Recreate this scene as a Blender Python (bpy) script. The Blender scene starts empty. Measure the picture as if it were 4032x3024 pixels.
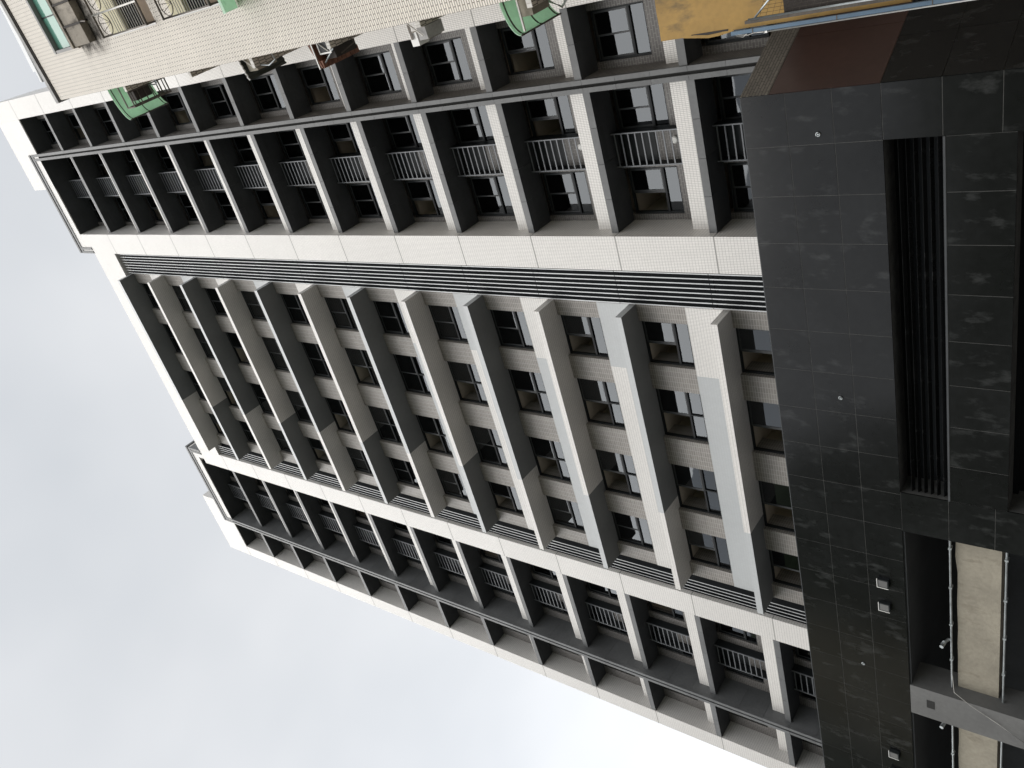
import bpy, math, random
from mathutils import Matrix, Vector
random.seed(7)
R = math.radians
sc = bpy.context.scene
col = sc.collection

# ---------------------------------------------------------------- camera
cam_data = bpy.data.cameras.new('camera')
cam = bpy.data.objects.new('camera', cam_data)
col.objects.link(cam)
c_right = Vector((0.84530695, 0.52234221, 0.11231555))
c_up = Vector((0.25509588, -0.57928794, 0.774178))
c_fwd = Vector((-0.46944889, 0.6257668, 0.62292346))
m = Matrix.Identity(4)                       # the phone was held sideways: picture right is world down
for i in range(3):
    m[i][0] = -c_up[i]; m[i][1] = c_right[i]; m[i][2] = -c_fwd[i]
m[0][3], m[1][3], m[2][3] = 9.134, -20.430, 1.5867
cam.matrix_world = m
cam_data.sensor_fit = 'HORIZONTAL'; cam_data.sensor_width = 36.0; cam_data.lens = 29.573
cam_data.clip_start = 0.1; cam_data.clip_end = 3000
sc.camera = cam

# ---------------------------------------------------------------- sky and sun
SUN_EL, SUN_AZ = R(63), R(205)               # azimuth clockwise from +Y
world = bpy.data.worlds.new('World'); sc.world = world; world.use_nodes = True
wn = world.node_tree; wn.nodes.clear()
def wnode(t, **k):
    n = wn.nodes.new(t)
    for a, b in k.items(): setattr(n, a, b)
    return n
w_out = wnode('ShaderNodeOutputWorld'); w_bg = wnode('ShaderNodeBackground')
w_sky = wnode('ShaderNodeTexSky', sky_type='NISHITA', sun_disc=False, sun_elevation=SUN_EL, sun_rotation=SUN_AZ)
w_tc = wnode('ShaderNodeTexCoord')
w_map = wnode('ShaderNodeMapping'); w_map.inputs['Scale'].default_value = (1.0, 1.0, 1.6)
w_noise = wnode('ShaderNodeTexNoise'); w_noise.inputs['Scale'].default_value = 1.7
w_noise.inputs['Detail'].default_value = 4.0; w_noise.inputs['Roughness'].default_value = .45
w_ramp = wnode('ShaderNodeValToRGB')
w_ramp.color_ramp.elements[0].position = .34; w_ramp.color_ramp.elements[0].color = (5.75, 6.0, 6.3, 1)
w_ramp.color_ramp.elements[1].position = .70; w_ramp.color_ramp.elements[1].color = (8.2, 8.25, 8.35, 1)
w_mix = wnode('ShaderNodeMix', data_type='RGBA'); w_mix.inputs['Factor'].default_value = .93
wn.links.new(w_tc.outputs['Generated'], w_map.inputs['Vector'])
wn.links.new(w_map.outputs['Vector'], w_noise.inputs['Vector'])
wn.links.new(w_noise.outputs['Fac'], w_ramp.inputs['Fac'])
wn.links.new(w_sky.outputs['Color'], w_mix.inputs['A'])
wn.links.new(w_ramp.outputs['Color'], w_mix.inputs['B'])
w_sep = wnode('ShaderNodeSeparateXYZ'); wn.links.new(w_tc.outputs['Generated'], w_sep.inputs['Vector'])
w_hz = wnode('ShaderNodeMapRange', interpolation_type='SMOOTHSTEP'); w_hz.inputs['From Min'].default_value = .22; w_hz.inputs['From Max'].default_value = .84
w_hz.inputs['To Min'].default_value = 1.42; w_hz.inputs['To Max'].default_value = 1.0
wn.links.new(w_sep.outputs['Z'], w_hz.inputs['Value'])
w_mul = wnode('ShaderNodeMix', data_type='RGBA', blend_type='MULTIPLY'); w_mul.inputs['Factor'].default_value = 1
wn.links.new(w_mix.outputs['Result'], w_mul.inputs['A']); wn.links.new(w_hz.outputs['Result'], w_mul.inputs['B'])
wn.links.new(w_mul.outputs['Result'], w_bg.inputs['Color'])
w_bg.inputs['Strength'].default_value = .053
wn.links.new(w_bg.outputs['Background'], w_out.inputs['Surface'])

sun_data = bpy.data.lights.new('sun', 'SUN'); sun_data.energy = 1.5; sun_data.angle = R(78)
sun_data.color = (1.0, .97, .93)
sun = bpy.data.objects.new('sun', sun_data); col.objects.link(sun)
to_sun = Vector((math.sin(SUN_AZ) * math.cos(SUN_EL), math.cos(SUN_AZ) * math.cos(SUN_EL), math.sin(SUN_EL)))
sun.rotation_euler = to_sun.to_track_quat('Z', 'Y').to_euler()
sun.location = to_sun * 90
sc.view_settings.view_transform = 'Standard'; sc.view_settings.look = 'None'
sc.view_settings.gamma = 1.0; sc.view_settings.exposure = 1.14
sc.cycles.max_bounces = 8; sc.cycles.transparent_max_bounces = 8

# ---------------------------------------------------------------- materials
def mat(name, color, rough=.6, metal=0.0, spec=.5, noise=None, bump=None, brick=None, stain=None):
    """noise=(scale, amount) colour variation; bump=(scale, strength); brick=(w, h, joint, joint colour, offset, variation)
    stain=(scale, colour, lo, hi) patches of another colour with shapes of their own"""
    mt = bpy.data.materials.new(name); mt.use_nodes = True
    nt = mt.node_tree; b = nt.nodes['Principled BSDF']
    b.inputs['Roughness'].default_value = rough; b.inputs['Metallic'].default_value = metal
    b.inputs['Specular IOR Level'].default_value = spec
    N = nt.nodes.new; L = nt.links.new
    rgb = N('ShaderNodeRGB'); rgb.outputs[0].default_value = (*color, 1); out = rgb.outputs[0]
    normal = None
    geo = N('ShaderNodeNewGeometry')
    if brick:
        bw, bh, bj, bc, off, var = brick
        uv = N('ShaderNodeUVMap'); uv.uv_map = 'uv'
        t = N('ShaderNodeTexBrick'); t.offset = off; t.squash = 1.0
        t.inputs['Scale'].default_value = 1.0; t.inputs['Brick Width'].default_value = bw
        t.inputs['Row Height'].default_value = bh; t.inputs['Mortar Size'].default_value = bj
        t.inputs['Mortar Smooth'].default_value = .15
        t.inputs['Color1'].default_value = (*[c * (1 - var) for c in color], 1)
        t.inputs['Color2'].default_value = (*[min(1, c * (1 + var)) for c in color], 1)
        t.inputs['Mortar'].default_value = (*bc, 1)
        L(uv.outputs['UV'], t.inputs['Vector']); out = t.outputs['Color']
        bp = N('ShaderNodeBump'); bp.invert = True; bp.inputs['Strength'].default_value = .35; bp.inputs['Distance'].default_value = .004
        L(t.outputs['Fac'], bp.inputs['Height']); normal = bp.outputs['Normal']
    def mul(fac_socket, lo, hi, src):
        r = N('ShaderNodeMapRange'); r.inputs['From Min'].default_value = .3; r.inputs['From Max'].default_value = .7
        r.inputs['To Min'].default_value = lo; r.inputs['To Max'].default_value = hi
        L(fac_socket, r.inputs['Value'])
        mx = N('ShaderNodeMix'); mx.data_type = 'RGBA'; mx.blend_type = 'MULTIPLY'; mx.inputs['Factor'].default_value = 1
        L(src, mx.inputs['A']); L(r.outputs['Result'], mx.inputs['B']); return mx.outputs['Result']
    if noise:
        for k, (s, a) in enumerate([noise, (noise[0] * 9, noise[1] * .5)]):
            n = N('ShaderNodeTexNoise'); n.inputs['Scale'].default_value = s; n.inputs['Detail'].default_value = 5
            L(geo.outputs['Position'], n.inputs['Vector']); out = mul(n.outputs['Fac'], 1 - a, 1 + a, out)
        oi = N('ShaderNodeObjectInfo')
        r = N('ShaderNodeMapRange'); r.inputs['To Min'].default_value = 1 - noise[1] * .6; r.inputs['To Max'].default_value = 1 + noise[1] * .6
        L(oi.outputs['Random'], r.inputs['Value'])
        mx = N('ShaderNodeMix'); mx.data_type = 'RGBA'; mx.blend_type = 'MULTIPLY'; mx.inputs['Factor'].default_value = 1
        L(out, mx.inputs['A']); L(r.outputs['Result'], mx.inputs['B']); out = mx.outputs['Result']
    if stain:
        s, sc_, lo, hi = stain
        mp = N('ShaderNodeMapping'); mp.inputs['Scale'].default_value = (s, s, s * .45)
        n = N('ShaderNodeTexNoise'); n.inputs['Scale'].default_value = 1; n.inputs['Detail'].default_value = 7; n.inputs['Roughness'].default_value = .62
        L(geo.outputs['Position'], mp.inputs['Vector']); L(mp.outputs['Vector'], n.inputs['Vector'])
        r = N('ShaderNodeMapRange'); r.inputs['From Min'].default_value = lo; r.inputs['From Max'].default_value = hi
        L(n.outputs['Fac'], r.inputs['Value'])
        mx = N('ShaderNodeMix'); mx.data_type = 'RGBA'
        L(r.outputs['Result'], mx.inputs['Factor']); L(out, mx.inputs['A']); mx.inputs['B'].default_value = (*sc_, 1); out = mx.outputs['Result']
    if bump:
        n = N('ShaderNodeTexNoise'); n.inputs['Scale'].default_value = bump[0]; n.inputs['Detail'].default_value = 4
        L(geo.outputs['Position'], n.inputs['Vector'])
        bp = N('ShaderNodeBump'); bp.inputs['Strength'].default_value = bump[1]; bp.inputs['Distance'].default_value = .02
        L(n.outputs['Fac'], bp.inputs['Height'])
        if normal: L(normal, bp.inputs['Normal'])
        normal = bp.outputs['Normal']
    L(out, b.inputs['Base Color'])
    if normal: L(normal, b.inputs['Normal'])
    return mt

def glass_mat(name, tint, refl):
    mt = bpy.data.materials.new(name); mt.use_nodes = True
    nt = mt.node_tree; nt.nodes.clear(); N = nt.nodes.new; L = nt.links.new
    o = N('ShaderNodeOutputMaterial'); mx = N('ShaderNodeMixShader'); tr = N('ShaderNodeBsdfTransparent'); gl = N('ShaderNodeBsdfGlossy')
    tr.inputs['Color'].default_value = (*tint, 1); gl.inputs['Roughness'].default_value = .015
    gl.inputs['Color'].default_value = (.90, .95, 1.0, 1)
    fr = N('ShaderNodeLayerWeight'); fr.inputs['Blend'].default_value = .25
    r = N('ShaderNodeMapRange'); r.inputs['To Min'].default_value = refl; r.inputs['To Max'].default_value = .95
    L(fr.outputs['Fresnel'], r.inputs['Value']); L(r.outputs['Result'], mx.inputs['Fac'])
    geo = N('ShaderNodeNewGeometry'); n = N('ShaderNodeTexNoise'); n.inputs['Scale'].default_value = .9
    bp = N('ShaderNodeBump'); bp.inputs['Strength'].default_value = .05; bp.inputs['Distance'].default_value = .05
    L(geo.outputs['Position'], n.inputs['Vector']); L(n.outputs['Fac'], bp.inputs['Height']); L(bp.outputs['Normal'], gl.inputs['Normal'])
    L(tr.outputs[0], mx.inputs[1]); L(gl.outputs[0], mx.inputs[2]); L(mx.outputs[0], o.inputs['Surface'])
    return mt

M = {}
M['white_tile'] = mat('white_tile', (.79, .765, .73), .35, stain=(.9, (.63, .61, .575), .60, .92), brick=(.05, .10, .006, (.44, .42, .40), 0.0, .03), noise=(.35, .03))
M['grey_tile'] = mat('grey_tile', (.50, .515, .52), .35, brick=(.05, .10, .003, (.40, .41, .415), 0.0, .02), noise=(.35, .03))
M['fin_soffit'] = mat('fin_soffit', (.20, .206, .206), .8, spec=.2, noise=(.7, .06), bump=(60, .2))  # darker tone for the undersides of the grey fins
M['fin_top'] = mat('fin_top', (.20, .20, .195), .9, noise=(1.5, .2))
M['joint'] = mat('joint', (.36, .35, .335), .8, noise=(1, .06))
M['pier_tile'] = mat('pier_tile', (.25, .23, .21), .45, brick=(.20, .085, .008, (.44, .41, .375), 0.0, .10), noise=(1.2, .08))
M['bay_tile'] = mat('bay_tile', (.14, .13, .122), .5, brick=(.20, .085, .008, (.27, .255, .24), 0.5, .10), noise=(1.2, .08))
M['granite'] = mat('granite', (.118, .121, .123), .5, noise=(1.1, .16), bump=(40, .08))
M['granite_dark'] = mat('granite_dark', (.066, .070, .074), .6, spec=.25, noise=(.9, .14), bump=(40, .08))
M['groove'] = mat('groove', (.04, .04, .039), .8, spec=.1, noise=(1, .1))
M['frame'] = mat('frame', (.022, .025, .027), .45, spec=.2, noise=(2, .1))
M['sash'] = mat('sash', (.045, .048, .05), .45, metal=0, noise=(2, .1))
M['blade'] = mat('blade', (.52, .53, .54), .4, metal=.2, noise=(.8, .08))
M['screen'] = mat('screen', (.17, .178, .19), .45, metal=.1, noise=(1.5, .08))
M['room'] = mat('room', (.58, .52, .42), .9, noise=(.6, .06))
M['dark_void'] = mat('dark_void', (.016, .0175, .019), .9, spec=.05, noise=(1, .1))
M['glass'] = glass_mat('glass', (.15, .16, .16), .05)
M['body'] = mat('body', (.5, .49, .47), .8, noise=(.5, .05))
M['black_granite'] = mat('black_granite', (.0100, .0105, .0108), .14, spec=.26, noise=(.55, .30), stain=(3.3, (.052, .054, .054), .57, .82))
M['black_joint'] = mat('black_joint', (.11, .11, .105), .8, noise=(3, .3))
M['brown_granite'] = mat('brown_granite', (.055, .031, .026), .3, spec=.4, noise=(.8, .15))
M['side_tile'] = mat('side_tile', (.16, .145, .125), .5, brick=(.24, .075, .010, (.05, .045, .04), .5, .14), noise=(1.2, .12))
M['concrete'] = mat('concrete', (.33, .30, .24), .9, noise=(.9, .16), bump=(14, .5), stain=(2.6, (.22, .195, .15), .58, .75))
M['concrete_dark'] = mat('concrete_dark', (.13, .13, .127), .7, noise=(.9, .14), bump=(30, .2))
M['galvanised'] = mat('galvanised', (.42, .45, .46), .45, metal=.5, noise=(4, .2))
M['lamp_white'] = mat('lamp_white', (.82, .81, .78), .4, noise=(3, .02))
M['beige_tile'] = mat('beige_tile', (.80, .735, .645), .5, brick=(.24, .07, .011, (.22, .19, .155), .5, .04), noise=(.3, .06), stain=(.9, (.45, .42, .36), .66, .86))
M['beige_ledge'] = mat('beige_ledge', (.55, .50, .43), .6, brick=(.08, .24, .010, (.10, .085, .07), .5, .08), noise=(1.4, .14))
M['dirty_cement'] = mat('dirty_cement', (.30, .265, .22), .9, noise=(1.6, .22), stain=(2.2, (.07, .06, .05), .55, .72))
M['coping'] = mat('coping', (.38, .37, .36), .8, noise=(2, .2))
M['dark_trim'] = mat('dark_trim', (.035, .028, .024), .8, noise=(3, .2))
M['green_sheet'] = mat('green_sheet', (.58, .77, .62), .45, noise=(1.1, .08), stain=(3, (.20, .38, .26), .62, .85))
def translucent(name):
    nt = M[name].node_tree; b = nt.nodes['Principled BSDF']; o = nt.nodes['Material Output']
    tl = nt.nodes.new('ShaderNodeBsdfTranslucent'); mx = nt.nodes.new('ShaderNodeMixShader'); mx.inputs['Fac'].default_value = .55
    nt.links.new(b.inputs['Base Color'].links[0].from_socket, tl.inputs['Color'])
    nt.links.new(b.outputs[0], mx.inputs[1]); nt.links.new(tl.outputs[0], mx.inputs[2]); nt.links.new(mx.outputs[0], o.inputs['Surface'])
translucent('green_sheet')
M['green_glass'] = mat('green_glass', (.16, .36, .28), .08, spec=.8, noise=(.6, .05))
M['iron'] = mat('iron', (.10, .085, .07), .6, metal=.3, noise=(5, .3))
M['white_bar'] = mat('white_bar', (.60, .58, .54), .5, noise=(5, .15))
M['cream'] = mat('cream', (.66, .60, .40), .6, noise=(1.2, .06))
M['brown_curtain'] = mat('brown_curtain', (.23, .17, .115), .8, noise=(2.5, .15))
M['clay_tile'] = mat('clay_tile', (.20, .085, .05), .7, noise=(4, .3))
M['dark_sheet'] = mat('dark_sheet', (.04, .045, .038), .6, noise=(3, .3))
M['yellow_sheet'] = mat('yellow_sheet', (.34, .20, .045), .6, noise=(1.3, .16), stain=(3.2, (.12, .08, .03), .54, .72))
M['blue_paint'] = mat('blue_paint', (.10, .17, .25), .5, noise=(4, .12), stain=(6, (.16, .17, .17), .64, .8))
M['asphalt'] = mat('asphalt', (.055, .055, .056), .9, noise=(.6, .15), bump=(80, .3))
M['paving'] = mat('paving', (.09, .088, .082), .85, brick=(.4, .4, .008, (.12, .115, .11), 0.0, .08), noise=(.8, .1))
M['far_white'] = mat('far_white', (.80, .80, .80), .7, noise=(.5, .03))
M['plaster'] = mat('plaster', (.40, .37, .31), .8, noise=(.4, .12))
M['kerb_stone'] = mat('kerb_stone', (.33, .325, .31), .85, noise=(2, .12))
M['road_paint'] = mat('road_paint', (.75, .74, .70), .8, noise=(5, .15))

# ---------------------------------------------------------------- mesh helpers
class MB:
    """collects boxes and prisms; uv in metres so tile patterns keep their size"""
    def __init__(s): s.v = []; s.f = []; s.mi = []; s.sm = []
    def poly(s, pts, mi=0, smooth=False):
        b = len(s.v); s.v += [tuple(p) for p in pts]; s.f.append(tuple(range(b, b + len(pts)))); s.mi.append(mi); s.sm.append(smooth)
    def box(s, x0, x1, y0, y1, z0, z1, mi=0, bottom=None, top=None):
        if x0 > x1: x0, x1 = x1, x0
        p = [(x0, y0, z0), (x1, y0, z0), (x1, y1, z0), (x0, y1, z0), (x0, y0, z1), (x1, y0, z1), (x1, y1, z1), (x0, y1, z1)]
        b = len(s.v); s.v += p
        for k, q in enumerate([(0, 3, 2, 1), (4, 5, 6, 7), (0, 1, 5, 4), (1, 2, 6, 5), (2, 3, 7, 6), (3, 0, 4, 7)]):
            s.f.append(tuple(b + i for i in q)); s.mi.append(bottom if (k == 0 and bottom is not None) else top if (k == 1 and top is not None) else mi); s.sm.append(False)
        return s
    def tube(s, pts, r, n=8, mi=0):
        pts = [Vector(p) for p in pts]; rings = []
        for i, p in enumerate(pts):
            d = (pts[min(i + 1, len(pts) - 1)] - pts[max(i - 1, 0)]).normalized()
            a = Vector((0, 0, 1)) if abs(d.z) < .9 else Vector((1, 0, 0))
            u = d.cross(a).normalized(); w = d.cross(u)
            b = len(s.v)
            s.v += [tuple(p + u * (r * math.cos(2 * math.pi * k / n)) + w * (r * math.sin(2 * math.pi * k / n))) for k in range(n)]
            rings.append(b)
        for a, b in zip(rings, rings[1:]):
            for k in range(n):
                s.f.append((a + k, a + (k + 1) % n, b + (k + 1) % n, b + k)); s.mi.append(mi); s.sm.append(True)
        for b, rev in ((rings[0], False), (rings[-1], True)):
            q = tuple(b + k for k in range(n)); s.f.append(q if not rev else q[::-1]); s.mi.append(mi); s.sm.append(False)
        return s
    def extrude(s, prof, axis, a0, a1, mi=0):
        """prof: closed list of 2d points in the plane normal to axis ('y': (x, z), 'x': (y, z), 'z': (x, y))"""
        def P(p, a):
            return {'y': (p[0], a, p[1]), 'x': (a, p[0], p[1]), 'z': (p[0], p[1], a)}[axis]
        n = len(prof)
        for i in range(n):
            p, q = prof[i], prof[(i + 1) % n]
            s.poly([P(p, a0), P(q, a0), P(q, a1), P(p, a1)], mi)
        s.poly([P(p, a0) for p in prof][::-1], mi); s.poly([P(p, a1) for p in prof], mi)
        return s
    def mesh(s, name, mats):
        me = bpy.data.meshes.new(name); me.from_pydata(s.v, [], s.f)
        for x in (mats if isinstance(mats, (list, tuple)) else [mats]): me.materials.append(M[x])
        me.polygons.foreach_set('material_index', s.mi); me.polygons.foreach_set('use_smooth', s.sm)
        uv = me.uv_layers.new(name='uv'); me.update()
        for p in me.polygons:
            n = p.normal; ax = max(range(3), key=lambda i: abs(n[i]))
            for li in p.loop_indices:
                c = me.vertices[me.loops[li].vertex_index].co
                uv.data[li].uv = ((c.x, c.z) if ax == 1 else (c.y, c.z) if ax == 0 else (c.x, c.y))
        return me
def link(name, me, parent=None, loc=(0, 0, 0)):
    o = bpy.data.objects.new(name, me); col.objects.link(o); o.location = loc
    if parent is not None: o.parent = parent
    return o
def part(name, mb, mats, parent=None, loc=(0, 0, 0)): return link(name, mb.mesh(name, mats), parent, loc)
def bxp(name, b, mats, parent=None, **k): return part(name, MB().box(*b, **k), mats, parent)
def thing(name, label, cat, loc=(0, 0, 0), rz=0, group=None):
    o = bpy.data.objects.new(name, None); col.objects.link(o); o.location = loc; o.rotation_euler = (0, 0, rz)
    o['label'] = label; o['category'] = cat; o.empty_display_size = .5
    if group: o['group'] = group
    return o

# ---------------------------------------------------------------- ground
def structure(o): o['kind'] = 'structure'; return o
structure(bxp('ground', (-900, 900, -900, 900, -1.0, -.16), 'asphalt'))
structure(bxp('road', (-120, 120, -31, -17.2, -.15, -.146), 'asphalt'))
structure(bxp('pavement', (-120, 120, -17.2, -2.2, -.158, 0), 'paving'))
structure(bxp('kerb', (-120, 120, -17.36, -17.202, -.156, .006), 'kerb_stone'))
structure(bxp('far_pavement', (-120, 120, -46, -31, -.158, -.02), 'paving'))

# wooded hill added unseen behind the camera, shaped for reflections in glass and granite
M['wooded_hill'] = mat('wooded_hill', (.035, .05, .022), .9, noise=(.12, .45), bump=(.5, 1.0))
hb = MB(); nx, ny = 110, 22; hv = []
for a in range(ny + 1):
    for b in range(nx + 1):
        x = -260 + 430 * b / nx; t = a / ny; y = -62 - 90 * t
        sm = lambda e0, e1, v: (lambda q: q * q * (3 - 2 * q))(max(0, min(1, (v - e0) / (e1 - e0))))
        ridge = 34 + 43 * sm(-98, -124, x) + .7 * math.sin(x * .19) + .4 * math.sin(x * .41 + 1)
        z = ridge * math.sin(min(1, t * 1.9) * math.pi / 2) + random.uniform(-.5, .5) * (1 if 0 < a else 0)
        hv.append((x, y, z if a else -.5))
hb.v = hv
for a in range(ny):
    for b in range(nx):
        i = a * (nx + 1) + b; hb.f.append((i, i + 1, i + nx + 2, i + nx + 1)); hb.mi.append(0); hb.sm.append(True)
structure(part('hill', hb, 'wooded_hill'))

# ================================================================ the tower
T = thing('apartment_tower', 'tall white tiled apartment block with grey fins, balconies and black granite base', 'building')
H, Z0 = 3.3, 12.5
zj = lambda j: Z0 + H * j
BASE = 10.24
X1, X2, X3, X4, X5, X6 = 0.0, -1.157, -15.17, -16.31, -23.83, -24.69
RX0, RX1 = 6.68, 7.70
ML, MR = (-21.68, -21.31), (4.39, 4.75)          # mullions
FIN_R, FIN_L = -2.53, -14.40
ROOF = 51.48

# body behind the facade
bxp('body', (-24.6, 7.6, 3.2, 15.0, .1, 52.3), 'body', T)

# --- tiled piers with one panel per floor and grey joints
def tiled_pier(x0, x1, ydepth, top):
    x0, x1 = min(x0, x1), max(x0, x1)
    core = bxp('tiled_pier', (x0 + .002, x1 - .002, .003, ydepth, BASE, top - .01), 'joint', T)
    zs = [BASE] + [zj(j) for j in range(0, 20) if zj(j) < top - .3] + [top]
    for a, b in zip(zs, zs[1:]):
        bxp('tile_panel', (x0, x1, 0, ydepth - .01, a + .022, b - .022), 'white_tile', core)
tiled_pier(X1, X2, 2.6, ROOF)
tiled_pier(X3, X4, 2.6, ROOF)
tiled_pier(RX0, RX1, 3.0, 54.85)
tiled_pier(X5, X6, 3.0, 54.7)
# wall over the windows, between the two middle piers
bxp('upper_wall', (X2 - .002, X3 + .002, .001, 3.0, zj(11) + .29, ROOF), 'white_tile', T)
# wings above the outer bays
bxp('wing_wall', (2.75, RX0 - .003, .003, 4.0, zj(12), 54.85), 'white_tile', T)
bxp('wing_wall', (X5 + .003, -19.85, .003, 4.0, zj(12), 54.7), 'white_tile', T)
bxp('roof_parapet', (X3 + .25, -8.6, 5.0, 6.0, 52.3, 53.9), 'granite', T)

# --- window zone ---------------------------------------------------
OPEN = [(-4.81, -3.14), (-7.82, -5.76), (-11.12, -8.98), (-13.76, -12.06)]
PY, WY = .35, .50
edges = [FIN_R] + [v for o in OPEN for v in (o[1], o[0])] + [FIN_L]
for k in range(0, len(edges), 2):
    bxp('window_pier', (edges[k + 1], edges[k], PY, 1.2, BASE, zj(11) + .285), 'pier_tile', T)

SASH_CACHE = {}
def window(parent, x0, x1, y, z0, z1, ncol_low, opened, transom, split=.5):
    """frame, fixed panes under the transom, two sliding panes above; an opened one has its left sash slid away"""
    w = x1 - x0; key = (round(w, 3), round(z1 - z0, 3), ncol_low, opened, round(transom, 3))
    if key not in SASH_CACHE:
        h = z1 - z0; f = MB(); t = .055
        f.box(0, t, 0, .10, 0, h); f.box(w - t, w, 0, .10, 0, h); f.box(t, w - t, 0, .10, 0, t); f.box(t, w - t, 0, .10, h - t, h)
        f.box(t, w - t, -.004, .10, transom - .035, transom + .035)
        xm = w * split
        if ncol_low == 2: f.box(xm - .025, xm + .025, .002, .10, t, transom - .035)
        low = []
        for a, b in ([(t, xm - .025), (xm + .025, w - t)] if ncol_low == 2 else [(t, w - t)]):
            low.append(MB().box(a, b, .05, .056, t, transom - .035).mesh('pane', 'glass'))
        def sash(a, b, yy):
            s = MB(); u = .05
            z_0, z_1 = transom + .035, h - t
            s.box(a, a + u, yy, yy + .03, z_0, z_1, 0); s.box(b - u, b, yy, yy + .03, z_0, z_1, 0)
            s.box(a + u, b - u, yy, yy + .03, z_0, z_0 + u, 0); s.box(a + u, b - u, yy, yy + .03, z_1 - u, z_1, 0)
            s.box(a + u, b - u, yy + .012, yy + .018, z_0 + u, z_1 - u, 1)
            return s.mesh('sash', ['sash', 'glass'])
        if opened: ss = [sash(xm - .03, w - t, .01), sash(xm - .10, w - t - .12, .05)]
        else: ss = [sash(xm - .03, w - t, .01), sash(t, xm + .03, .05)]
        SASH_CACHE[key] = (f.mesh('window', 'frame'), low, ss)
    fm, low, ss = SASH_CACHE[key]
    o = link('window', fm, parent, (x0, y, z0))
    for me in low: link('pane', me, o)
    for me in ss: link('sash', me, o)
    return o
ROOM_CACHE = {}
def room(parent, x0, x1, y0, y1, z0, z1):
    k = (round(x1 - x0, 3), round(y1 - y0, 3), round(z1 - z0, 3))
    if k not in ROOM_CACHE:
        w, d, h = k; b = MB()
        b.poly([(0, d, 0), (0, d, h), (w, d, h), (w, d, 0)]); b.poly([(0, 0, 0), (0, d, 0), (w, d, 0), (w, 0, 0)])
        b.poly([(0, 0, h), (w, 0, h), (w, d, h), (0, d, h)]); b.poly([(0, 0, 0), (0, 0, h), (0, d, h), (0, d, 0)]); b.poly([(w, 0, 0), (w, d, 0), (w, d, h), (w, 0, h)])
        ROOM_CACHE[k] = b.mesh('room', 'room')
    return link('room', ROOM_CACHE[k], parent, (x0, y0, z0))
opened = {(-1, 0), (-1, 1), (-1, 2), (-1, 3), (0, 0), (0, 1), (0, 2), (0, 3), (1, 0), (1, 1), (1, 2), (2, 1), (2, 2), (3, 1), (3, 3), (4, 2), (5, 1), (6, 2), (7, 3), (8, 1), (9, 2), (10, 3)}
for j in range(-1, 11):
    zs, zh = zj(j) + 1.57, zj(j + 1) - .002
    for k, (a, b) in enumerate(OPEN):
        wdw = window(T, a + .004, b - .004, WY, zs, zh, 2 if k in (1, 2) else 1, (j, k) in opened, .56)
        room(T, a - .2, b + .2, .612, 2.9, zj(j) + .3, zh - .02)
        bxp('window_sill', (a + .002, b - .002, PY + .02, WY + .02, zs - .05, zs - .003), 'frame', T)
    z_a, z_b = max(BASE, zj(j) + .232), zs - .052
    for (a, b), mt in zip([(-5.05, FIN_R - .001), (FIN_L + .001, -5.05)], ('white_tile', 'grey_tile') if j % 2 == 0 else ('grey_tile', 'white_tile')):
        bxp('spandrel', (a, b, PY - .018, .60, z_a, z_b), mt, T)
# fins
for j in range(0, 12):
    za, zb = zj(j), zj(j) + .232
    for (a, b), mt in zip([(-10.58, FIN_R), (FIN_L, -10.58)], ('white_tile', 'grey_tile') if j % 2 == 0 else ('grey_tile', 'white_tile')):
        part('fin', MB().box(a, b, -.58, .62, za, zb, 0, bottom=1, top=2), [mt, 'fin_soffit' if mt == 'grey_tile' else 'white_tile', 'fin_top'], T)
# louvres
BLADES = {}
def louvre(x0, x1, n, z0, z1):
    p = bxp('louvre_panel', (x0 + .001, x1 - .001, .44, .6, z0, z1), 'dark_void', T)
    key = round(z1 - z0, 3)
    if key not in BLADES:
        h = key
        b = MB(); b.extrude([(-.017, .0), (.017, .0), (.017, .006), (-.017, .006)], 'z', 0.0, h)
        BLADES[key] = b.mesh('louvre_blade', 'blade')
    for i in range(n):
        link('louvre_blade', BLADES[key], p, (x1 - (i + .75) * (x1 - x0) / (n + .5), .17, z0))
lz = [BASE] + [zj(j) + .45 for j in range(0, 11)] + [zj(11) + .28]
for a, b in zip(lz, lz[1:]):
    louvre(FIN_R, X2, 8, a + .012, b - .012)
    louvre(X3, FIN_L, 4, a + .012, b - .012)
    bxp('louvre_liner', (X3 + .001, X3 + .014, .19, .438, a + .012, b - .012), 'dark_void', T)

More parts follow.
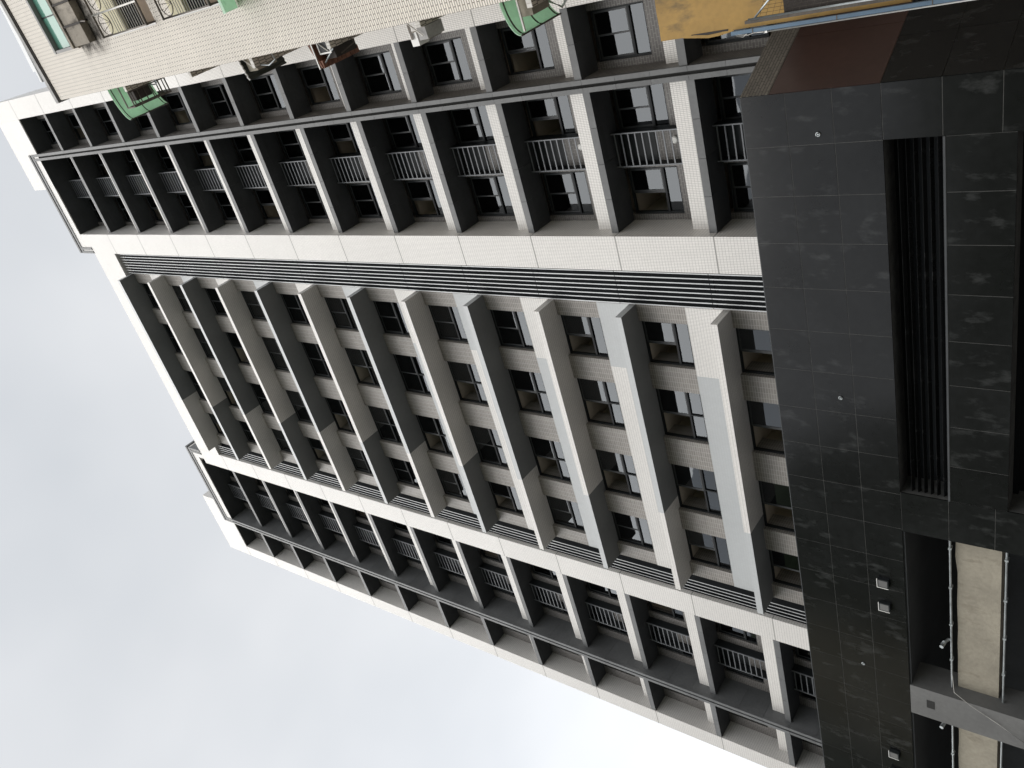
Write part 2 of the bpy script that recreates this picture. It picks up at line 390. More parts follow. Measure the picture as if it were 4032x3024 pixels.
# --- balcony bays ---------------------------------------------------
def bay(x0, x1, yg, yb, wins, screen, npan, side_x, side_y, lamps):
    # back wall: full-height wall pieces between windows, low walls under them
    xs = [x0] + [v for w in wins for v in w] + [x1]
    for k in range(0, len(xs), 2):
        bxp('bay_pier', (xs[k], xs[k + 1], yb, yb + .35, BASE, zj(12)), 'bay_tile', T)
    for j in range(-1, 12):
        zf, zc = zj(j), zj(j + 1)
        for a, b in wins:
            if j >= 0: bxp('sill_wall', (a + .001, b - .001, yb + .004, yb + .34, zf + .2, zf + 1.50), 'bay_tile', T)
            h = zc - .07 - (zf + 1.50)
            window(T, a + .003, b - .003, yb + .06, zf + 1.50, zc - .07, 1, (j * 7 + int(a * 3)) % 3 == 0, .53)
            room(T, a - .15, b + .15, yb + .36, yb + 1.8, zf + .3, zc - .02)
    # slabs
    for j in range(0, 12):
        z = zj(j)
        s = bxp('balcony_slab', (x0, x1, yg + .03, yb + .02, z + .03, z + .225), 'groove', T)
        n = npan; w = (x1 - x0) / n
        for i in range(n):
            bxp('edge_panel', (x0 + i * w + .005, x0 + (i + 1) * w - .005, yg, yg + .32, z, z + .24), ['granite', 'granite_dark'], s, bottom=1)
        n2 = max(1, n // 2); w2 = (x1 - x0) / n2
        for i in range(n2):
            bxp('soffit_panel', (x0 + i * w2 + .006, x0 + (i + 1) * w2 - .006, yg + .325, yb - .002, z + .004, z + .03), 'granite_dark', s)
        bxp('parapet', (x0 + .002, x1 - .002, .53, .66, z + .226, z + .88), 'white_tile', T)
    # top soffit (tiled underside)
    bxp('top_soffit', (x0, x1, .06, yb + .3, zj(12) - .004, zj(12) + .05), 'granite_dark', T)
    # screens for the air conditioners
    if screen:
        sx0, sx1 = screen; ys = .90
        bar = MB().box(.03, sx1 - sx0 - .03, -.010, .010, 0, .040).mesh('screen_bar', 'screen')
        for j in range(-1, 12):
            zb_, zt = max(BASE, zj(j) + .25), zj(j + 1) - .002
            f = MB(); f.box(sx0, sx0 + .035, ys - .02, ys + .02, zb_, zt); f.box(sx1 - .035, sx1, ys - .02, ys + .02, zb_, zt)
            f.box(sx0 + .002, sx0 + .03, ys + .02, yb, zb_, zt, 1); f.box(sx1 - .03, sx1 - .002, ys + .02, yb, zb_, zt, 1)
            f.box(sx0 + .035, sx1 - .035, yb - .02, yb - .004, zt - 1.25, zt, 1)  # dark sheet standing in for the soffit shade behind the upper bars
            p = part('air_conditioner_screen', f, ['screen', 'frame'], T)
            z = zj(j + 1) - .14
            while z > zb_ + .1:
                link('screen_bar', bar, p, (sx0, ys, z)); z -= .233
    for j, lx in lamps:
        b = MB(); n = 20; zc = zj(j) + 1.40; yw = yb - .001
        ring = [(lx + .11 * math.cos(2 * math.pi * k / n), zc + .11 * math.sin(2 * math.pi * k / n)) for k in range(n)]
        inner = [(lx + .075 * math.cos(2 * math.pi * k / n), zc + .075 * math.sin(2 * math.pi * k / n)) for k in range(n)]
        for k in range(n):
            q = (k + 1) % n
            b.poly([(ring[k][0], yw, ring[k][1]), (ring[q][0], yw, ring[q][1]), (ring[q][0], yw - .05, ring[q][1]), (ring[k][0], yw - .05, ring[k][1])], smooth=True)
            b.poly([(ring[k][0], yw - .05, ring[k][1]), (ring[q][0], yw - .05, ring[q][1]), (inner[q][0], yw - .08, inner[q][1]), (inner[k][0], yw - .08, inner[k][1])], smooth=True)
        b.poly([(x, yw - .08, z) for x, z in inner])
        part('wall_lamp', b, 'lamp_white', T)
bay(MR[1], RX0, .02, .95, [(4.96, 6.36)], None, 2, None, None, [])
bay(X1, MR[0], .26, 1.27, [(.19, 1.69), (2.83, 4.13)], (1.86, 2.90), 4, None, None, [(-1, 2.48), (0, 2.48), (1, 2.48), (2, 2.48)])
bay(ML[1], X4, .255, 1.27, [(-20.86, -19.95), (-18.55, -16.75)], (-20.0, -18.90), 4, None, None, [(-1, -19.1 + .0), (0, -19.08), (1, -19.08), (2, -19.08)])
bay(X5, ML[0], .02, .95, [(-23.28, -21.95)], None, 2, None, None, [])

# --- granite mullions: two flanges with a groove, thin side slabs
def mullion(x0, x1, side_mat, yside):
    core = bxp('mullion', (x0 + .012, x1 - .012, .06, 1.6, BASE, 53.0), 'groove', T)
    w = (x1 - x0 - .09) / 2
    z = BASE; lev = [BASE] + [BASE + .06 + (zj(0) - BASE) / 2] + [zj(j) + H / 3 * k for j in range(0, 12) for k in range(3)] + [zj(12)]
    lev = sorted(set(round(v, 3) for v in lev))
    for a, b in zip(lev, lev[1:]):
        for xa in (x0, x1 - w):
            bxp('granite_panel', (xa, xa + w, -.03, .12, a + .004, b - .004), 'granite', core)
        bxp('side_panel', (x1 - .011, x1 - .001, .125, yside, a + .004, b - .004), side_mat, core)
mullion(*ML, 'granite', 1.30)
mullion(*MR, 'bay_tile', .97)

# --- crowns over the inner bays
def crown(xa, xb, mull):
    """xa outer end at the mullion, xb end over the tiled pier; mull on the left or the right"""
    lo, hi = min(xa, xb), max(xa, xb)
    band = bxp('crown_band', (lo + .06, hi - .06, .004, 1.6, zj(12), 52.98), 'white_tile', T)
    if mull == 'right':
        bxp('crown_wall', (X2 + .03, X1 - .002, .006, 1.6, ROOF, zj(12) - .002), 'white_tile', T)
        bxp('crown_top', (X1 - .01, MR[0], .3, 3.0, zj(12) + .06, 52.98), 'white_tile', T)
    else:
        bxp('crown_wall', (X4 + .33, X3 - .12, .006, 1.6, ROOF, zj(12) - .002), 'white_tile', T)
    fr = bxp('crown_frame', (lo + .02, hi - .02, .05, 3.2, 52.99, 53.10), 'groove', T)
    w = .14
    for za in (52.70, 53.04):
        n = 6; L_ = (hi - lo) / n
        for i in range(n):
            bxp('granite_panel', (lo + i * L_ + .004, lo + (i + 1) * L_ - .004, -.03, .06 if za < 53 else 3.25, za, za + .19), 'granite', fr)
    bxp('granite_panel', (lo + .01, hi - .01, -.008, .05, 52.89, 53.04), 'groove', fr)
    # upright legs at both ends
    for x in ((lo, lo + w), (lo + .22, lo + .36)) if mull == 'right' else ((hi - w, hi), (hi - .36, hi - .22)):
        bxp('granite_panel', (x[0], x[1], -.03, .05 if x[0] not in (lo, hi - w) else 3.2, ROOF + .004 if True else 0, 52.696), 'granite', fr)
crown(MR[1], X2 - .01, 'right')
crown(ML[0], X3 - .10, 'left')
for (x0, x1) in (MR, ML):
    w = (x1 - x0 - .09) / 2
    for xa in (x0, x1 - w):
        bxp('granite_panel', (xa, xa + w, -.026, .05, zj(12) + .004, 52.696), 'granite', T)

# --- podium ----------------------------------------------------------
PF = -2.0
pod = bxp('podium_wall', (-34, 4.312, PF + .006, 0.0, 7.2, BASE - .01), 'black_joint', T)
rows = [10.25, 9.225, 8.20, 7.19]
xg = [4.32 - 1.2 * k for k in range(0, 32)]
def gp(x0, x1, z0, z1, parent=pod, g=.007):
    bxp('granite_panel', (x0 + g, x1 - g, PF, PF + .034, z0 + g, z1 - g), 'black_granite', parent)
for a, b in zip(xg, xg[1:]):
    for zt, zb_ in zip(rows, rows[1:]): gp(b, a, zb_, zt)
bxp('podium_coping', (-34, 4.30, PF + .012, -.02, BASE - .008, BASE + .03), 'granite_dark', pod)
# right column and the wall between slot and opening
low = [7.19, 6.03, 4.96, 3.9, 2.8, 1.7, .6, 0.0]
for (a, b) in ((3.12, 4.32), (-7.75, -6.40)):
    o = bxp('podium_pier', (a + .01, b - .01, PF + .006, PF + .9, 0.0, 7.19), 'black_joint', T)
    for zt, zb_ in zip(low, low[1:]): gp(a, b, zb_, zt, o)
# slot with louvre slats, wall below it
slot = bxp('slot_back', (-6.40, 3.12, PF + .75, PF + .85, 4.6, 7.2), 'dark_void', T)
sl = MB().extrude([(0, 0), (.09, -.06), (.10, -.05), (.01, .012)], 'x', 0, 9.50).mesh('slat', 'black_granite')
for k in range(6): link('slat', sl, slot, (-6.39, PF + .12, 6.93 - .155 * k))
lowwall = bxp('podium_wall', (-6.40, 3.12, PF + .006, PF + .6, 4.70, 6.0), 'black_joint', T)
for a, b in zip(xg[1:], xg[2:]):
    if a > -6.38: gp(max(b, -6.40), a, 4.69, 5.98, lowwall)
bxp('slot_ledge', (-6.40, 3.12, PF - .01, PF + .7, 5.985, 6.03), 'granite_dark', T)
bxp('dark_recess', (-6.40, 3.12, PF + .9, PF + 1.0, 0.0, 4.7), 'dark_void', T)
# open garage on the left
bxp('garage_ceiling', (-34, -7.75, PF + .06, 6.0, 7.14, 7.196), 'granite_dark', T)
bxp('garage_back', (-34, -7.75, 2.6, 2.7, 0.0, 7.1), 'granite_dark', T)
beam = MB(); n = 40; x0, x1 = -30.0, -7.6
tops = [5.955 + random.uniform(-.015, .015) + (.03 if i < 3 else 0) for i in range(n + 1)]
for i in range(n):
    a = x1 + (x0 - x1) * i / n; b = x1 + (x0 - x1) * (i + 1) / n
    beam.poly([(b, -1.5, 4.88), (a, -1.5, 4.88), (a, -1.5, tops[i]), (b, -1.5, tops[i + 1])])
    beam.poly([(b, -1.5, tops[i + 1]), (a, -1.5, tops[i]), (a, -1.1, tops[i]), (b, -1.1, tops[i + 1])])
    beam.poly([(b, -1.1, 4.88), (a, -1.1, 4.88), (a, -1.5, 4.88), (b, -1.5, 4.88)])
part('concrete_beam', beam, 'concrete', T)
for z in (6.10, 4.75):
    c = part('conduit', MB().tube([(-7.7, -1.6, z), (-13.9, -1.6, z - .005), (-22, -1.6, z), (-30, -1.6, z)], .030), 'galvanised', T)
    for k in range(9): part('conduit_clip', MB().box(-8.4 - k * 1.45, -8.34 - k * 1.45, -1.64, -1.5, z - .042, z + .042), 'galvanised', c)
colm = part('granite_column', MB().box(-15.20, -13.93, PF + .005, PF + 1.0, 0.0, 7.185), 'concrete_dark', T)
bxp('access_hatch', (-14.72, -14.38, PF - .004, PF + .006, 6.50, 6.72), 'groove', colm)
part('hanging_cable', MB().tube([(-13.4, -1.62, 6.08), (-13.62, -2.03, 5.94), (-13.97, -2.04, 5.50), (-14.4, -2.03, 4.8), (-14.9, -2.03, 4.05), (-15.0, -2.03, 2.0)], .008, 6), 'white_bar', T)
# garage lamp arms
for x, z in ((-11.9, 6.15), (-15.5, 6.2)):
    part('garage_lamp', MB().tube([(x, -1.6, z - .05), (x, -1.62, z + .02), (x - .02, -1.75, z + .10)], .045, 8).tube([(x - .02, -1.75, z + .10), (x - .02, -1.95, z + .13)], .06, 8), 'galvanised', T)
# square wall lights and small sprinkler rings on the black wall
def wall_light(x, z):
    b = MB(); s = .15; t = .018; d = .11
    b.box(x - s, x + s, PF - d, PF - .0, z - s, z + s, 0)
    b.box(x - s - t, x + s + t, PF - d - .012, PF - d + .01, z + s, z + s + t, 1)  # white strips along top and left stand in for the lit edges
    b.box(x - s - t, x - s, PF - d - .012, PF - d + .01, z - s, z + s, 1)
    b.box(x - s + .03, x + s - .03, PF - d - .006, PF - d, z - s + .03, z + s - .03, 2)
    part('wall_light', b, ['frame', 'lamp_white', 'concrete_dark'], T)
for x in (-9.82, -10.76, -17.55, -18.5): wall_light(x, 7.76)
for x in (3.35, -3.6, -13.6):
    b = MB(); n = 14; z = 8.545
    b.tube([(x + .045 * math.cos(2 * math.pi * k / n), PF - .02, z + .045 * math.sin(2 * math.pi * k / n)) for k in range(n + 1)], .012, 6)
    b.tube([(x, PF, z), (x, PF - .03, z)], .02, 6)
    part('anchor_ring', b, 'galvanised', T)
# angled side wall of the podium
ang = math.atan2(.924, .381)
sd = bpy.data.objects.new('podium_side', MB().box(0, 6.0, .02, .5, 0.0, BASE - .015).mesh('podium_side', 'black_joint'))
col.objects.link(sd); sd.parent = T; sd.location = (4.32, PF + .01, 0); sd.rotation_euler = (0, 0, ang)
bxp('tile_band', (.004, 6.0, -.004, .03, 9.58, BASE + .012), 'side_tile', sd)
for k in range(3): bxp('brown_panel', (.004 + 2.0 * k, 2.0 * k + 1.994, -.002, .03, 7.20, 9.57), 'brown_granite', sd)
zz = [7.19, 6.03, 4.96, 3.9, 2.8, 1.7, .6, 0.0]
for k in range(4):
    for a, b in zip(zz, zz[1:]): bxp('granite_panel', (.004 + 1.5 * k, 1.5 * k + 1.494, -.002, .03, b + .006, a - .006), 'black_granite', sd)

# ================================================================ the beige neighbour
NB = thing('neighbour_building', 'older beige brick-tiled building with barred windows and green awnings', 'building', (7.65, -5.10, 0), math.atan2(-.054, .9985))
# local x runs along the front wall to the right, local y into the building
NT = 35.17
S0, S1 = 1.49, 4.2
wl = bxp('wall', (0, S0, 0, 9.0, 0, NT), 'beige_tile', NB)
bxp('wall', (S1, 12.0, 0.0, 9.0, 0, NT), 'beige_tile', NB)
wins = [(31.84, 33.62), (26.76, 29.46), (23.35, 25.78), (20.3, 22.2), (17.2, 19.0), (14.1, 15.9)]
zs = [NT] + [v for w in wins for v in (w[1], w[0])] + [0]
for k in range(0, len(zs), 2):
    bxp('wall', (S0, S1, 0.0, .4, zs[k + 1], zs[k]), 'beige_tile', NB)
bxp('wall', (S0, S1, 2.2, 9.0, 0, NT - .01), 'plaster', NB)
cp = bxp('coping', (-.07, 12.05, -.07, 9.0, NT + .10, NT + .30), 'coping', NB)
bxp('shadow_trim', (-.03, 12.0, -.03, 8.9, NT + .002, NT + .10), 'dark_trim', cp)
# top window: green glass in a grey frame, stained ledge below
tw = bxp('window', (S0, S1, -.06, .12, 33.50, 33.62), 'coping', NB)
bxp('jamb', (S0, S0 + .10, -.04, .14, 31.84, 33.498), 'coping', tw)
bxp('sill', (S0 - .02, S1, -.08, .14, 31.76, 31.84), 'dirty_cement', tw)
for a, b in ((S0 + .11, 2.62), (2.66, S1)): bxp('pane', (a, b, .10, .12, 31.86, 33.49), 'green_glass', tw)
bxp('frame_bar', (2.62, 2.66, .08, .13, 31.86, 33.49), 'frame', tw)
bxp('frame_bar', (S0 + .10, S1, .085, .125, 32.55, 32.59), 'frame', tw)
lg = bxp('air_conditioner_ledge', (S0 + .02, S1, -.32, .02, 31.62, 31.74), 'dirty_cement', NB)
for k in range(4): bxp('ledge_panel', (S0 + .05 + .68 * k, S0 + .66 + .68 * k, -.26, -.01, 30.55, 31.60), 'dirty_cement', lg)
for k in range(4): bxp('ledge_rib', (S0 + .665 + .68 * k, S0 + .725 + .68 * k, -.30, -.005, 30.45, 31.615), 'dark_trim', lg)
part('drain_pipe', MB().tube([(2.2, -.25, 30.5), (2.2, -.30, 30.25), (2.16, -.30, 30.05)], .03, 8), 'iron', lg)
# barred windows
def barred(z0, z1, top_h):
    w = bxp('window', (S0, S1, .14, .16, z0, z1), 'dark_void', NB)
    bxp('hood_panel', (S0 + .06, S1, -.02, .13, z1 - top_h, z1 - .02), 'cream', w)
    bxp('curtain', (S0 + .1, S1, .10, .13, z0 + .05, z0 + (z1 - z0) * .30), 'brown_curtain', w)
    bxp('side_jamb', (S0 - .003, S0 + .07, -.012, .14, z0, z1), 'white_tile', w)
    g = MB(); yo = -.30
    g.tube([(S0 + .05, yo, z1 + .02), (S1, yo, z1 + .02)], .035, 6); g.tube([(S0 + .05, yo, z0), (S1, yo, z0)], .035, 6)
    for z in (z1 + .02, z0): g.tube([(S0 + .08, yo, z), (S0 + .08, .02, z)], .025, 6)
    g.tube([(S0 + .08, yo, z0), (S0 + .08, yo, z1)], .025, 6)
    gr = part('window_grille', g, 'iron', NB)
    zb_ = z1 - top_h
    nb = 13
    for k in range(nb):
        z = z0 + .08 + (zb_ - z0 - .1) * k / (nb - 1)
        part('grille_bar', MB().tube([(S0 + .08, yo, z), (S1, yo, z)], .012, 5), 'white_bar', gr)
    for x in (S0 + .75, S0 + 1.55, S0 + 2.3): part('grille_post', MB().tube([(x, yo, z0), (x, yo, z1)], .03, 6), 'white_bar', gr)
    for xc in (S0 + .42, S0 + 1.15):
        r = min(.33, top_h * .38); zc = z1 - top_h * .5
        part('grille_ring', MB().tube([(xc + r * math.cos(2 * math.pi * k / 18), yo, zc + r * math.sin(2 * math.pi * k / 18)) for k in range(19)], .016, 5), 'iron', gr)
        for a in (35, 80, 125): part('grille_spoke', MB().tube([(xc, yo, zc - r), (xc + r * math.cos(R(a)), yo, zc + r * math.sin(R(a)))], .01, 5), 'iron', gr)
barred(26.76, 29.46, .95); barred(23.35, 25.78, .8)
for z0, z1 in wins[3:]:
    w = bxp('window', (S0, S1, .12, .2, z0, z1), 'frame', NB); bxp('pane', (S0 + .06, S1, .10, .118, z0 + .06, z1 - .06), 'green_glass', w)
def front_awning(z):
    b = MB(); pr = [(-.02, z + .0), (-.45, z - .10), (-.75, z - .32), (-.80, z - .50), (-.79, z - .50), (-.735, z - .33), (-.44, z - .115), (-.02, z - .015)]
    b.extrude([(p[0], p[1]) for p in pr], 'x', 1.30, S1)
    part('awning', b, 'green_sheet', NB)
front_awning(22.62)
# --- left flank: sills, awnings and air conditioners seen edge-on.  world x,z measured on the flank; local x = world x - 7.65
def hang(o, label, cat, group=None):
    rot = Matrix.Rotation(math.atan2(-.054, .9985), 4, 'Z'); mw = Matrix.Translation((7.65, -5.10, 0)) @ rot
    o.parent = None; o.matrix_world = mw
    o['label'] = label; o['category'] = cat
    if group: o['group'] = group
    return o
def flank_ledge(z, out, ylen, y0=.30):
    """tiled sill slab running back along the flank"""
    l = bxp('tiled_sill', (-out, .02, y0, y0 + ylen, z, z + .16), 'beige_ledge', NB)
    for k in range(3): bxp('white_tile', (-out + .004 + k * out / 3, -out - .004 + (k + 1) * out / 3, y0 - .012, y0 + .002, z + .01, z + .15), 'white_bar', l)
    return l
def curved_awning(z, out, drop, y0, y1, name='awning', m='green_sheet'):
    """quarter-curved sheet from the flank outwards"""
    n = 10; top = []
    for k in range(n + 1):
        t = k / n; x = -out * math.sin(t * math.pi / 2 * .98); zz_ = z - drop * (1 - math.cos(t * math.pi / 2))
        top.append((x, zz_))
    b = MB(); bot = [(x + .012, zz_ - .02) for x, zz_ in top]
    b.extrude(top + bot[::-1], 'y', y0, y1)
    a = part(name, b, m, NB)
    for y in (y0 + .10, (y0 + y1) / 2, y1 - .10):
        part('awning_rib', MB().tube([(x + .02, y, zz_ - .035) for x, zz_ in top], .018, 5), 'iron', a)
    part('awning_edge', MB().tube([(top[-1][0] + .01, y0, top[-1][1] - .01), (top[-1][0] + .01, y1, top[-1][1] - .01)], .02, 6), 'iron', a)
    return a
def flank_window(z0, z1, y0, y1):
    w = bxp('window', (-.035, .01, y0, y1, z0, z1), 'white_bar', NB)
    bxp('pane', (-.042, -.036, y0 + .08, y1 - .08, z0 + .08, z1 - .08), 'frame', w)
# 1: topmost green awning over a cage
flank_ledge(30.85, .235, 1.75)
flank_window(31.02, 31.95, .45, 1.9)
curved_awning(32.10, 1.17, .52, .28, 1.92)
g = MB(); xo = -.80
for y in (.34, 1.85):
    g.box(xo, xo + .04, y, y + .04, 30.98, 31.50); g.box(xo, -.02, y, y + .035, 30.98, 31.02); g.box(xo, -.02, y, y + .035, 31.47, 31.51)
g.box(xo, xo + .05, .34, 1.89, 30.95, 31.00); g.box(xo, xo + .04, .34, 1.89, 31.47, 31.51); g.box(-.30, -.26, .34, 1.89, 30.96, 31.0)
cg = part('balcony_cage', g, 'iron', NB)
for k in range(6): bxp('cage_slat', (xo + .04, -.02, .42 + .26 * k, .45 + .26 * k, 30.965, 30.995), 'iron', cg)
bxp('washing_machine', (-.62, -.10, .55, 1.2, 31.0, 31.36), 'dark_trim', cg)
part('drain_hose', MB().tube([(-.30, 1.2, 30.95), (-.34, 1.2, 30.6), (-.28, 1.1, 30.25), (-.10, 1.0, 30.12), (.0, 1.0, 30.4)], .022, 6), 'galvanised', NB)
# 2: bare sill
flank_ledge(26.70, .22, 1.9)
# 3: dark corrugated cover with a white torn edge
flank_ledge(23.40, .33, 1.9)
b = MB(); n = 16
pf = [(-.62 * k / n, 24.06 - .14 * k / n + .022 * math.sin(k * 1.9)) for k in range(n + 1)]
b.extrude(pf + [(x, z - .03) for x, z in pf[::-1]], 'y', .30, 1.75)
cv = part('corrugated_cover', b, 'dark_sheet', NB)
part('cover_edge', MB().tube([(x, .285, z) for x, z in pf], .026, 6), 'lamp_white', cv)
flank_window(23.58, 24.0, .5, 1.7)
acb = hang(bxp('air_conditioner', (-.42, -.06, .40, 1.15, 23.50, 23.92), 'concrete'), 'pale air conditioner tucked under the dark corrugated cover', 'air conditioner', 'air conditioners on the beige building')
part('bracket', MB().tube([(-.02, .36, 23.98), (-.36, .36, 23.52)], .018, 6), 'white_bar', acb)
part('drain_hose', MB().tube([(-.30, .50, 23.45), (-.36, .50, 23.05), (-.25, .52, 22.7), (-.06, .5, 22.75), (.0, .5, 23.1)], .022, 6), 'galvanised', NB)
# 4: red clay tile canopy with a white window under it
flank_ledge(19.95, .24, 2.1)
cn = part('clay_tile_canopy', MB().extrude([(0, 20.90), (-.68, 20.66), (-.68, 20.60), (0, 20.82)], 'y', .32, 1.75), 'clay_tile', NB)
for k in range(8):
    part('roof_tile', MB().extrude([(-.70, 20.62), (-.50, 20.70), (-.50, 20.56), (-.70, 20.56)], 'y', .345 + .175 * k, .345 + .175 * k + .16), 'clay_tile', cn)
bxp('canopy_fascia', (-.70, .0, .295, .318, 20.70, 20.735), 'lamp_white', cn).rotation_euler = (0, 0, 0)
wo = MB(); wo.box(-.36, -.02, .40, .43, 20.14, 20.18); wo.box(-.36, -.02, .40, .43, 20.58, 20.62); wo.box(-.36, -.32, .40, .43, 20.18, 20.58); wo.box(-.06, -.02, .40, .43, 20.18, 20.58)
wd = part('open_casement', wo, 'lamp_white', NB); bxp('pane', (-.32, -.06, .41, .42, 20.18, 20.58), 'frame', wd)
part('casement_stay', MB().tube([(-.30, .38, 20.22), (-.08, .38, 20.50)], .014, 6), 'white_bar', wd)
ac4 = hang(bxp('air_conditioner', (-.52, -.10, .5, 1.3, 20.12, 20.5), 'dark_trim'), 'dark air conditioner beneath the red clay tile canopy', 'air conditioner', 'air conditioners on the beige building')
part('bracket', MB().tube([(-.58, .42, 20.55), (-.26, .42, 20.05)], .02, 6), 'galvanised', ac4)
part('bracket', MB().tube([(-.45, .6, 20.0), (-.30, .9, 19.7), (-.05, .9, 19.9)], .018, 6), 'iron', ac4)
# 5: sill with a small air conditioner
flank_ledge(16.60, .19, 2.1)
ac5 = hang(bxp('air_conditioner', (-.50, -.21, .42, 1.05, 16.62, 16.90), 'coping'), 'grey boxy air conditioner hanging beside a bare tiled sill', 'air conditioner', 'air conditioners on the beige building')
hang(bxp('plastic_tub', (-.62, -.30, .44, .8, 16.98, 17.22), 'lamp_white'), 'white plastic tub beside the grey air conditioner', 'tub')
bxp('fan_guard', (-.52, -.501, .50, .97, 16.65, 16.87), 'dirty_cement', ac5)
part('bracket', MB().tube([(-.05, .36, 17.1), (-.40, .36, 16.7)], .016, 6), 'white_bar', ac5)
bxp('mesh_panel', (-.45, -.1, .40, .41, 17.08, 17.16), 'iron', ac5)
# 6: lowest green awning
flank_ledge(13.28, .27, 1.6)
curved_awning(14.14, .80, .36, .28, 1.90)
bxp('awning_batten', (-.72, -.02, .30, .34, 13.66, 13.70), 'white_bar', NB)
hang(bxp('air_conditioner', (-.45, -.06, .45, 1.1, 13.44, 13.75), 'concrete'), 'pale air conditioner on the sill under the lowest green awning', 'air conditioner', 'air conditioners on the beige building')
part('conduit_bend', MB().tube([(-.1, 1.9, 14.2), (-.5, 1.92, 14.0), (-.66, 1.92, 13.7), (-.5, 1.9, 13.5)], .03, 8), 'white_bar', NB)
flank_window(13.5, 14.0, .6, 1.7)

# ================================================================ yellow sign board and steel posts at the street
YP = -7.0
SG = thing('sign_board', 'weathered mustard yellow sheet metal sign board with a torn lower edge', 'sign', (6.70, YP, 0))
b = MB(); n = 18
top, bot = 9.17, 5.2
for k in range(n):                             # shallow ribs along the sheet
    x0, x1 = .0 + 4.0 * k / n, 4.0 * (k + 1) / n
    y0, y1 = .012 * (k % 2), .012 * ((k + 1) % 2)
    b.poly([(x0, y0, bot), (x1, y1, bot), (x1, y1, top), (x0, y0, top)])
    b.poly([(x0, .25, top), (x0, y0, top), (x1, y1, top), (x1, .25, top)])
b.poly([(0, .25, bot), (0, 0, bot), (0, 0, top), (0, .25, top)])
b.poly([(0, .25, bot), (0, .25, top), (4, .25, top), (4, .25, bot)])
part('sheet', b, 'yellow_sheet', SG)
# curled strip of trim hanging from the left edge
pts = [(-.005, .0, 8.75), (-.035, -.01, 8.5), (-.06, -.012, 8.3), (-.05, -.01, 8.1), (-.015, .0, 7.86)]
c = MB()
for p, q in zip(pts, pts[1:]):
    c.poly([(p[0], p[1], p[2]), (q[0], q[1], q[2]), (q[0] + .045, q[1] + .01, q[2]), (p[0] + .045, p[1] + .01, p[2])])
    c.poly([(p[0], p[1] - .006, p[2]), (p[0] + .045, p[1] + .004, p[2]), (q[0] + .045, q[1] + .004, q[2]), (q[0], q[1] - .006, q[2])])
part('torn_trim', c, 'yellow_sheet', SG)
bxp('trim_gap', (-.01, .028, -.004, .02, 7.95, 8.6), 'dark_trim', SG)

BP = thing('steel_post', 'light blue painted steel post beside the yellow board', 'post', (6.66, YP - .06, 0))
part('post', MB().box(-.026, .030, -.03, .03, 0, 7.87), 'blue_paint', BP)
for z in (7.5, 6.2, 4.9): bxp('strap', (-.03, .034, -.034, .034, z, z + .015), 'iron', BP)
WP = thing('conduit_pipe', 'thin white electrical conduit fixed along the blue post', 'pipe', (6.615, YP - .07, 0))
part('pipe', MB().tube([(0, 0, 0), (0, 0, 7.3)], .012, 8), 'lamp_white', WP)
part('pipe_end', MB().tube([(0, 0, 7.28), (-.005, 0, 7.34)], .02, 8), 'lamp_white', WP)
part('loose_wire', MB().tube([(0, 0, 7.32), (.01, -.01, 7.5), (-.012, .0, 7.6), (.012, .0, 7.75), (.02, .01, 7.85)], .006, 5), 'white_bar', WP)
part('loose_wire', MB().tube([(.01, 0, 7.62), (-.03, -.01, 7.68), (.0, .0, 7.8)], .005, 5), 'white_bar', WP)

BR = thing('mesh_bracket', 'rusty brown steel bracket with wire mesh on the yellow board', 'bracket', (6.85, YP - .05, 0))
b = MB(); b.box(-.015, .03, -.40, -.34, 4.4, 7.46)
fr = part('rail', b, 'iron', BR)
part('pipe_rail', MB().tube([(.045, -.40, 4.4), (.045, -.40, 7.40)], .016, 6), 'galvanised', BR)
part('diagonal', MB().tube([(.05, -.40, 7.30), (.30, -.40, 7.02)], .016, 6), 'galvanised', BR)
for z in (6.95, 5.8): part('brace', MB().tube([(.0, -.36, z), (-.06, -.02, z - .12)], .02, 6), 'iron', BR)
bxp('panel_back', (.05, .6, -.36, -.34, 4.4, 6.85), 'dark_trim', BR)
for k in range(14): part('mesh_wire', MB().tube([(.05, -.395, 7.22 - .10 * k), (.55, -.395, 7.02 - .10 * k)], .0022, 4), 'iron', BR)
for k in range(10): part('mesh_wire', MB().tube([(.06 + .05 * k, -.40, 7.26 - .03 * k), (.06 + .05 * k, -.40, 5.6)], .0022, 4), 'iron', BR)
bxp('cross_rail', (-.02, 1.0, -.05, .0, 6.7, 6.78), 'iron', BR)

# ================================================================ distant building peeking over the neighbour
D = thing('distant_tower', 'pale distant tower top showing beyond the beige roof', 'building', (7.0, 30, 0))
part('wall', MB().box(0, 14, 0, 12, 0, 114).box(1.0, 14, .5, 11, 114, 116.5), 'far_white', D)
bxp('roof_edge', (-.3, 14.2, -.2, 12.2, 114.0, 114.4), 'far_white', D)

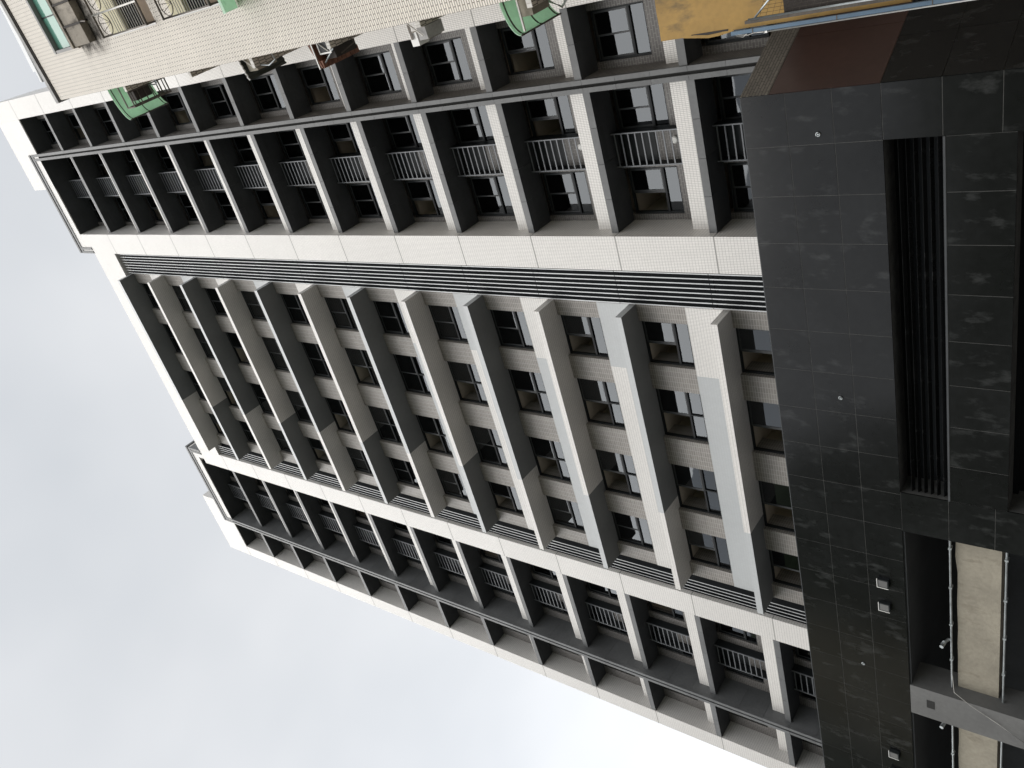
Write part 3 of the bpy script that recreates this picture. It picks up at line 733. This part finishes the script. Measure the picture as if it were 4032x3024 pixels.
# ================================================================ narrow block across the street, mirrored in the polished granite
OB = thing('street_block', 'narrow beige block across the street with small square windows', 'building', (-58.4, -32, 0))
part('wall', MB().box(-2.3, 2.3, -8, 0, 0, 31).box(-2.45, 2.45, -8.1, .12, 31, 31.4), 'cream', OB)
for k in range(8):
    for x in (-1.1, 1.1):
        f = bxp('window', (x - .55, x + .55, -.02, .06, 3.2 + 3.4 * k, 4.6 + 3.4 * k), 'coping', OB)
        bxp('pane', (x - .47, x + .47, .05, .075, 3.28 + 3.4 * k, 4.52 + 3.4 * k), 'frame', f)

# soot under the stained ledge: a thin film with its own ragged shape
mt = bpy.data.materials.new('soot'); mt.use_nodes = True; nt = mt.node_tree; bs = nt.nodes['Principled BSDF']
bs.inputs['Base Color'].default_value = (.05, .042, .035, 1); bs.inputs['Roughness'].default_value = .9
N = nt.nodes.new; L = nt.links.new
uvn = N('ShaderNodeUVMap'); uvn.uv_map = 'uv'; sp = N('ShaderNodeSeparateXYZ'); L(uvn.outputs['UV'], sp.inputs['Vector'])
r1 = N('ShaderNodeMapRange'); r1.interpolation_type = 'SMOOTHSTEP'
r1.inputs['From Min'].default_value = 29.55; r1.inputs['From Max'].default_value = 30.6; L(sp.outputs['Y'], r1.inputs['Value'])
r2 = N('ShaderNodeMapRange'); r2.interpolation_type = 'SMOOTHSTEP'
r2.inputs['From Min'].default_value = .95; r2.inputs['From Max'].default_value = 1.7; L(sp.outputs['X'], r2.inputs['Value'])
nz = N('ShaderNodeTexNoise'); nz.inputs['Scale'].default_value = 3.2; nz.inputs['Detail'].default_value = 6; L(uvn.outputs['UV'], nz.inputs['Vector'])
m1 = N('ShaderNodeMath'); m1.operation = 'MULTIPLY'; L(r1.outputs[0], m1.inputs[0]); L(r2.outputs[0], m1.inputs[1])
m2 = N('ShaderNodeMath'); m2.operation = 'MULTIPLY'; L(m1.outputs[0], m2.inputs[0])
r3 = N('ShaderNodeMapRange'); r3.inputs['From Min'].default_value = .28; r3.inputs['From Max'].default_value = .62; L(nz.outputs['Fac'], r3.inputs['Value']); L(r3.outputs[0], m2.inputs[1])
L(m2.outputs[0], bs.inputs['Alpha'])
M['soot'] = mt
b = MB(); b.poly([(.9, -.004, 29.5), (S1, -.004, 29.5), (S1, -.004, 31.7), (.9, -.004, 31.7)])
part('soot_stain', b, 'soot', NB)
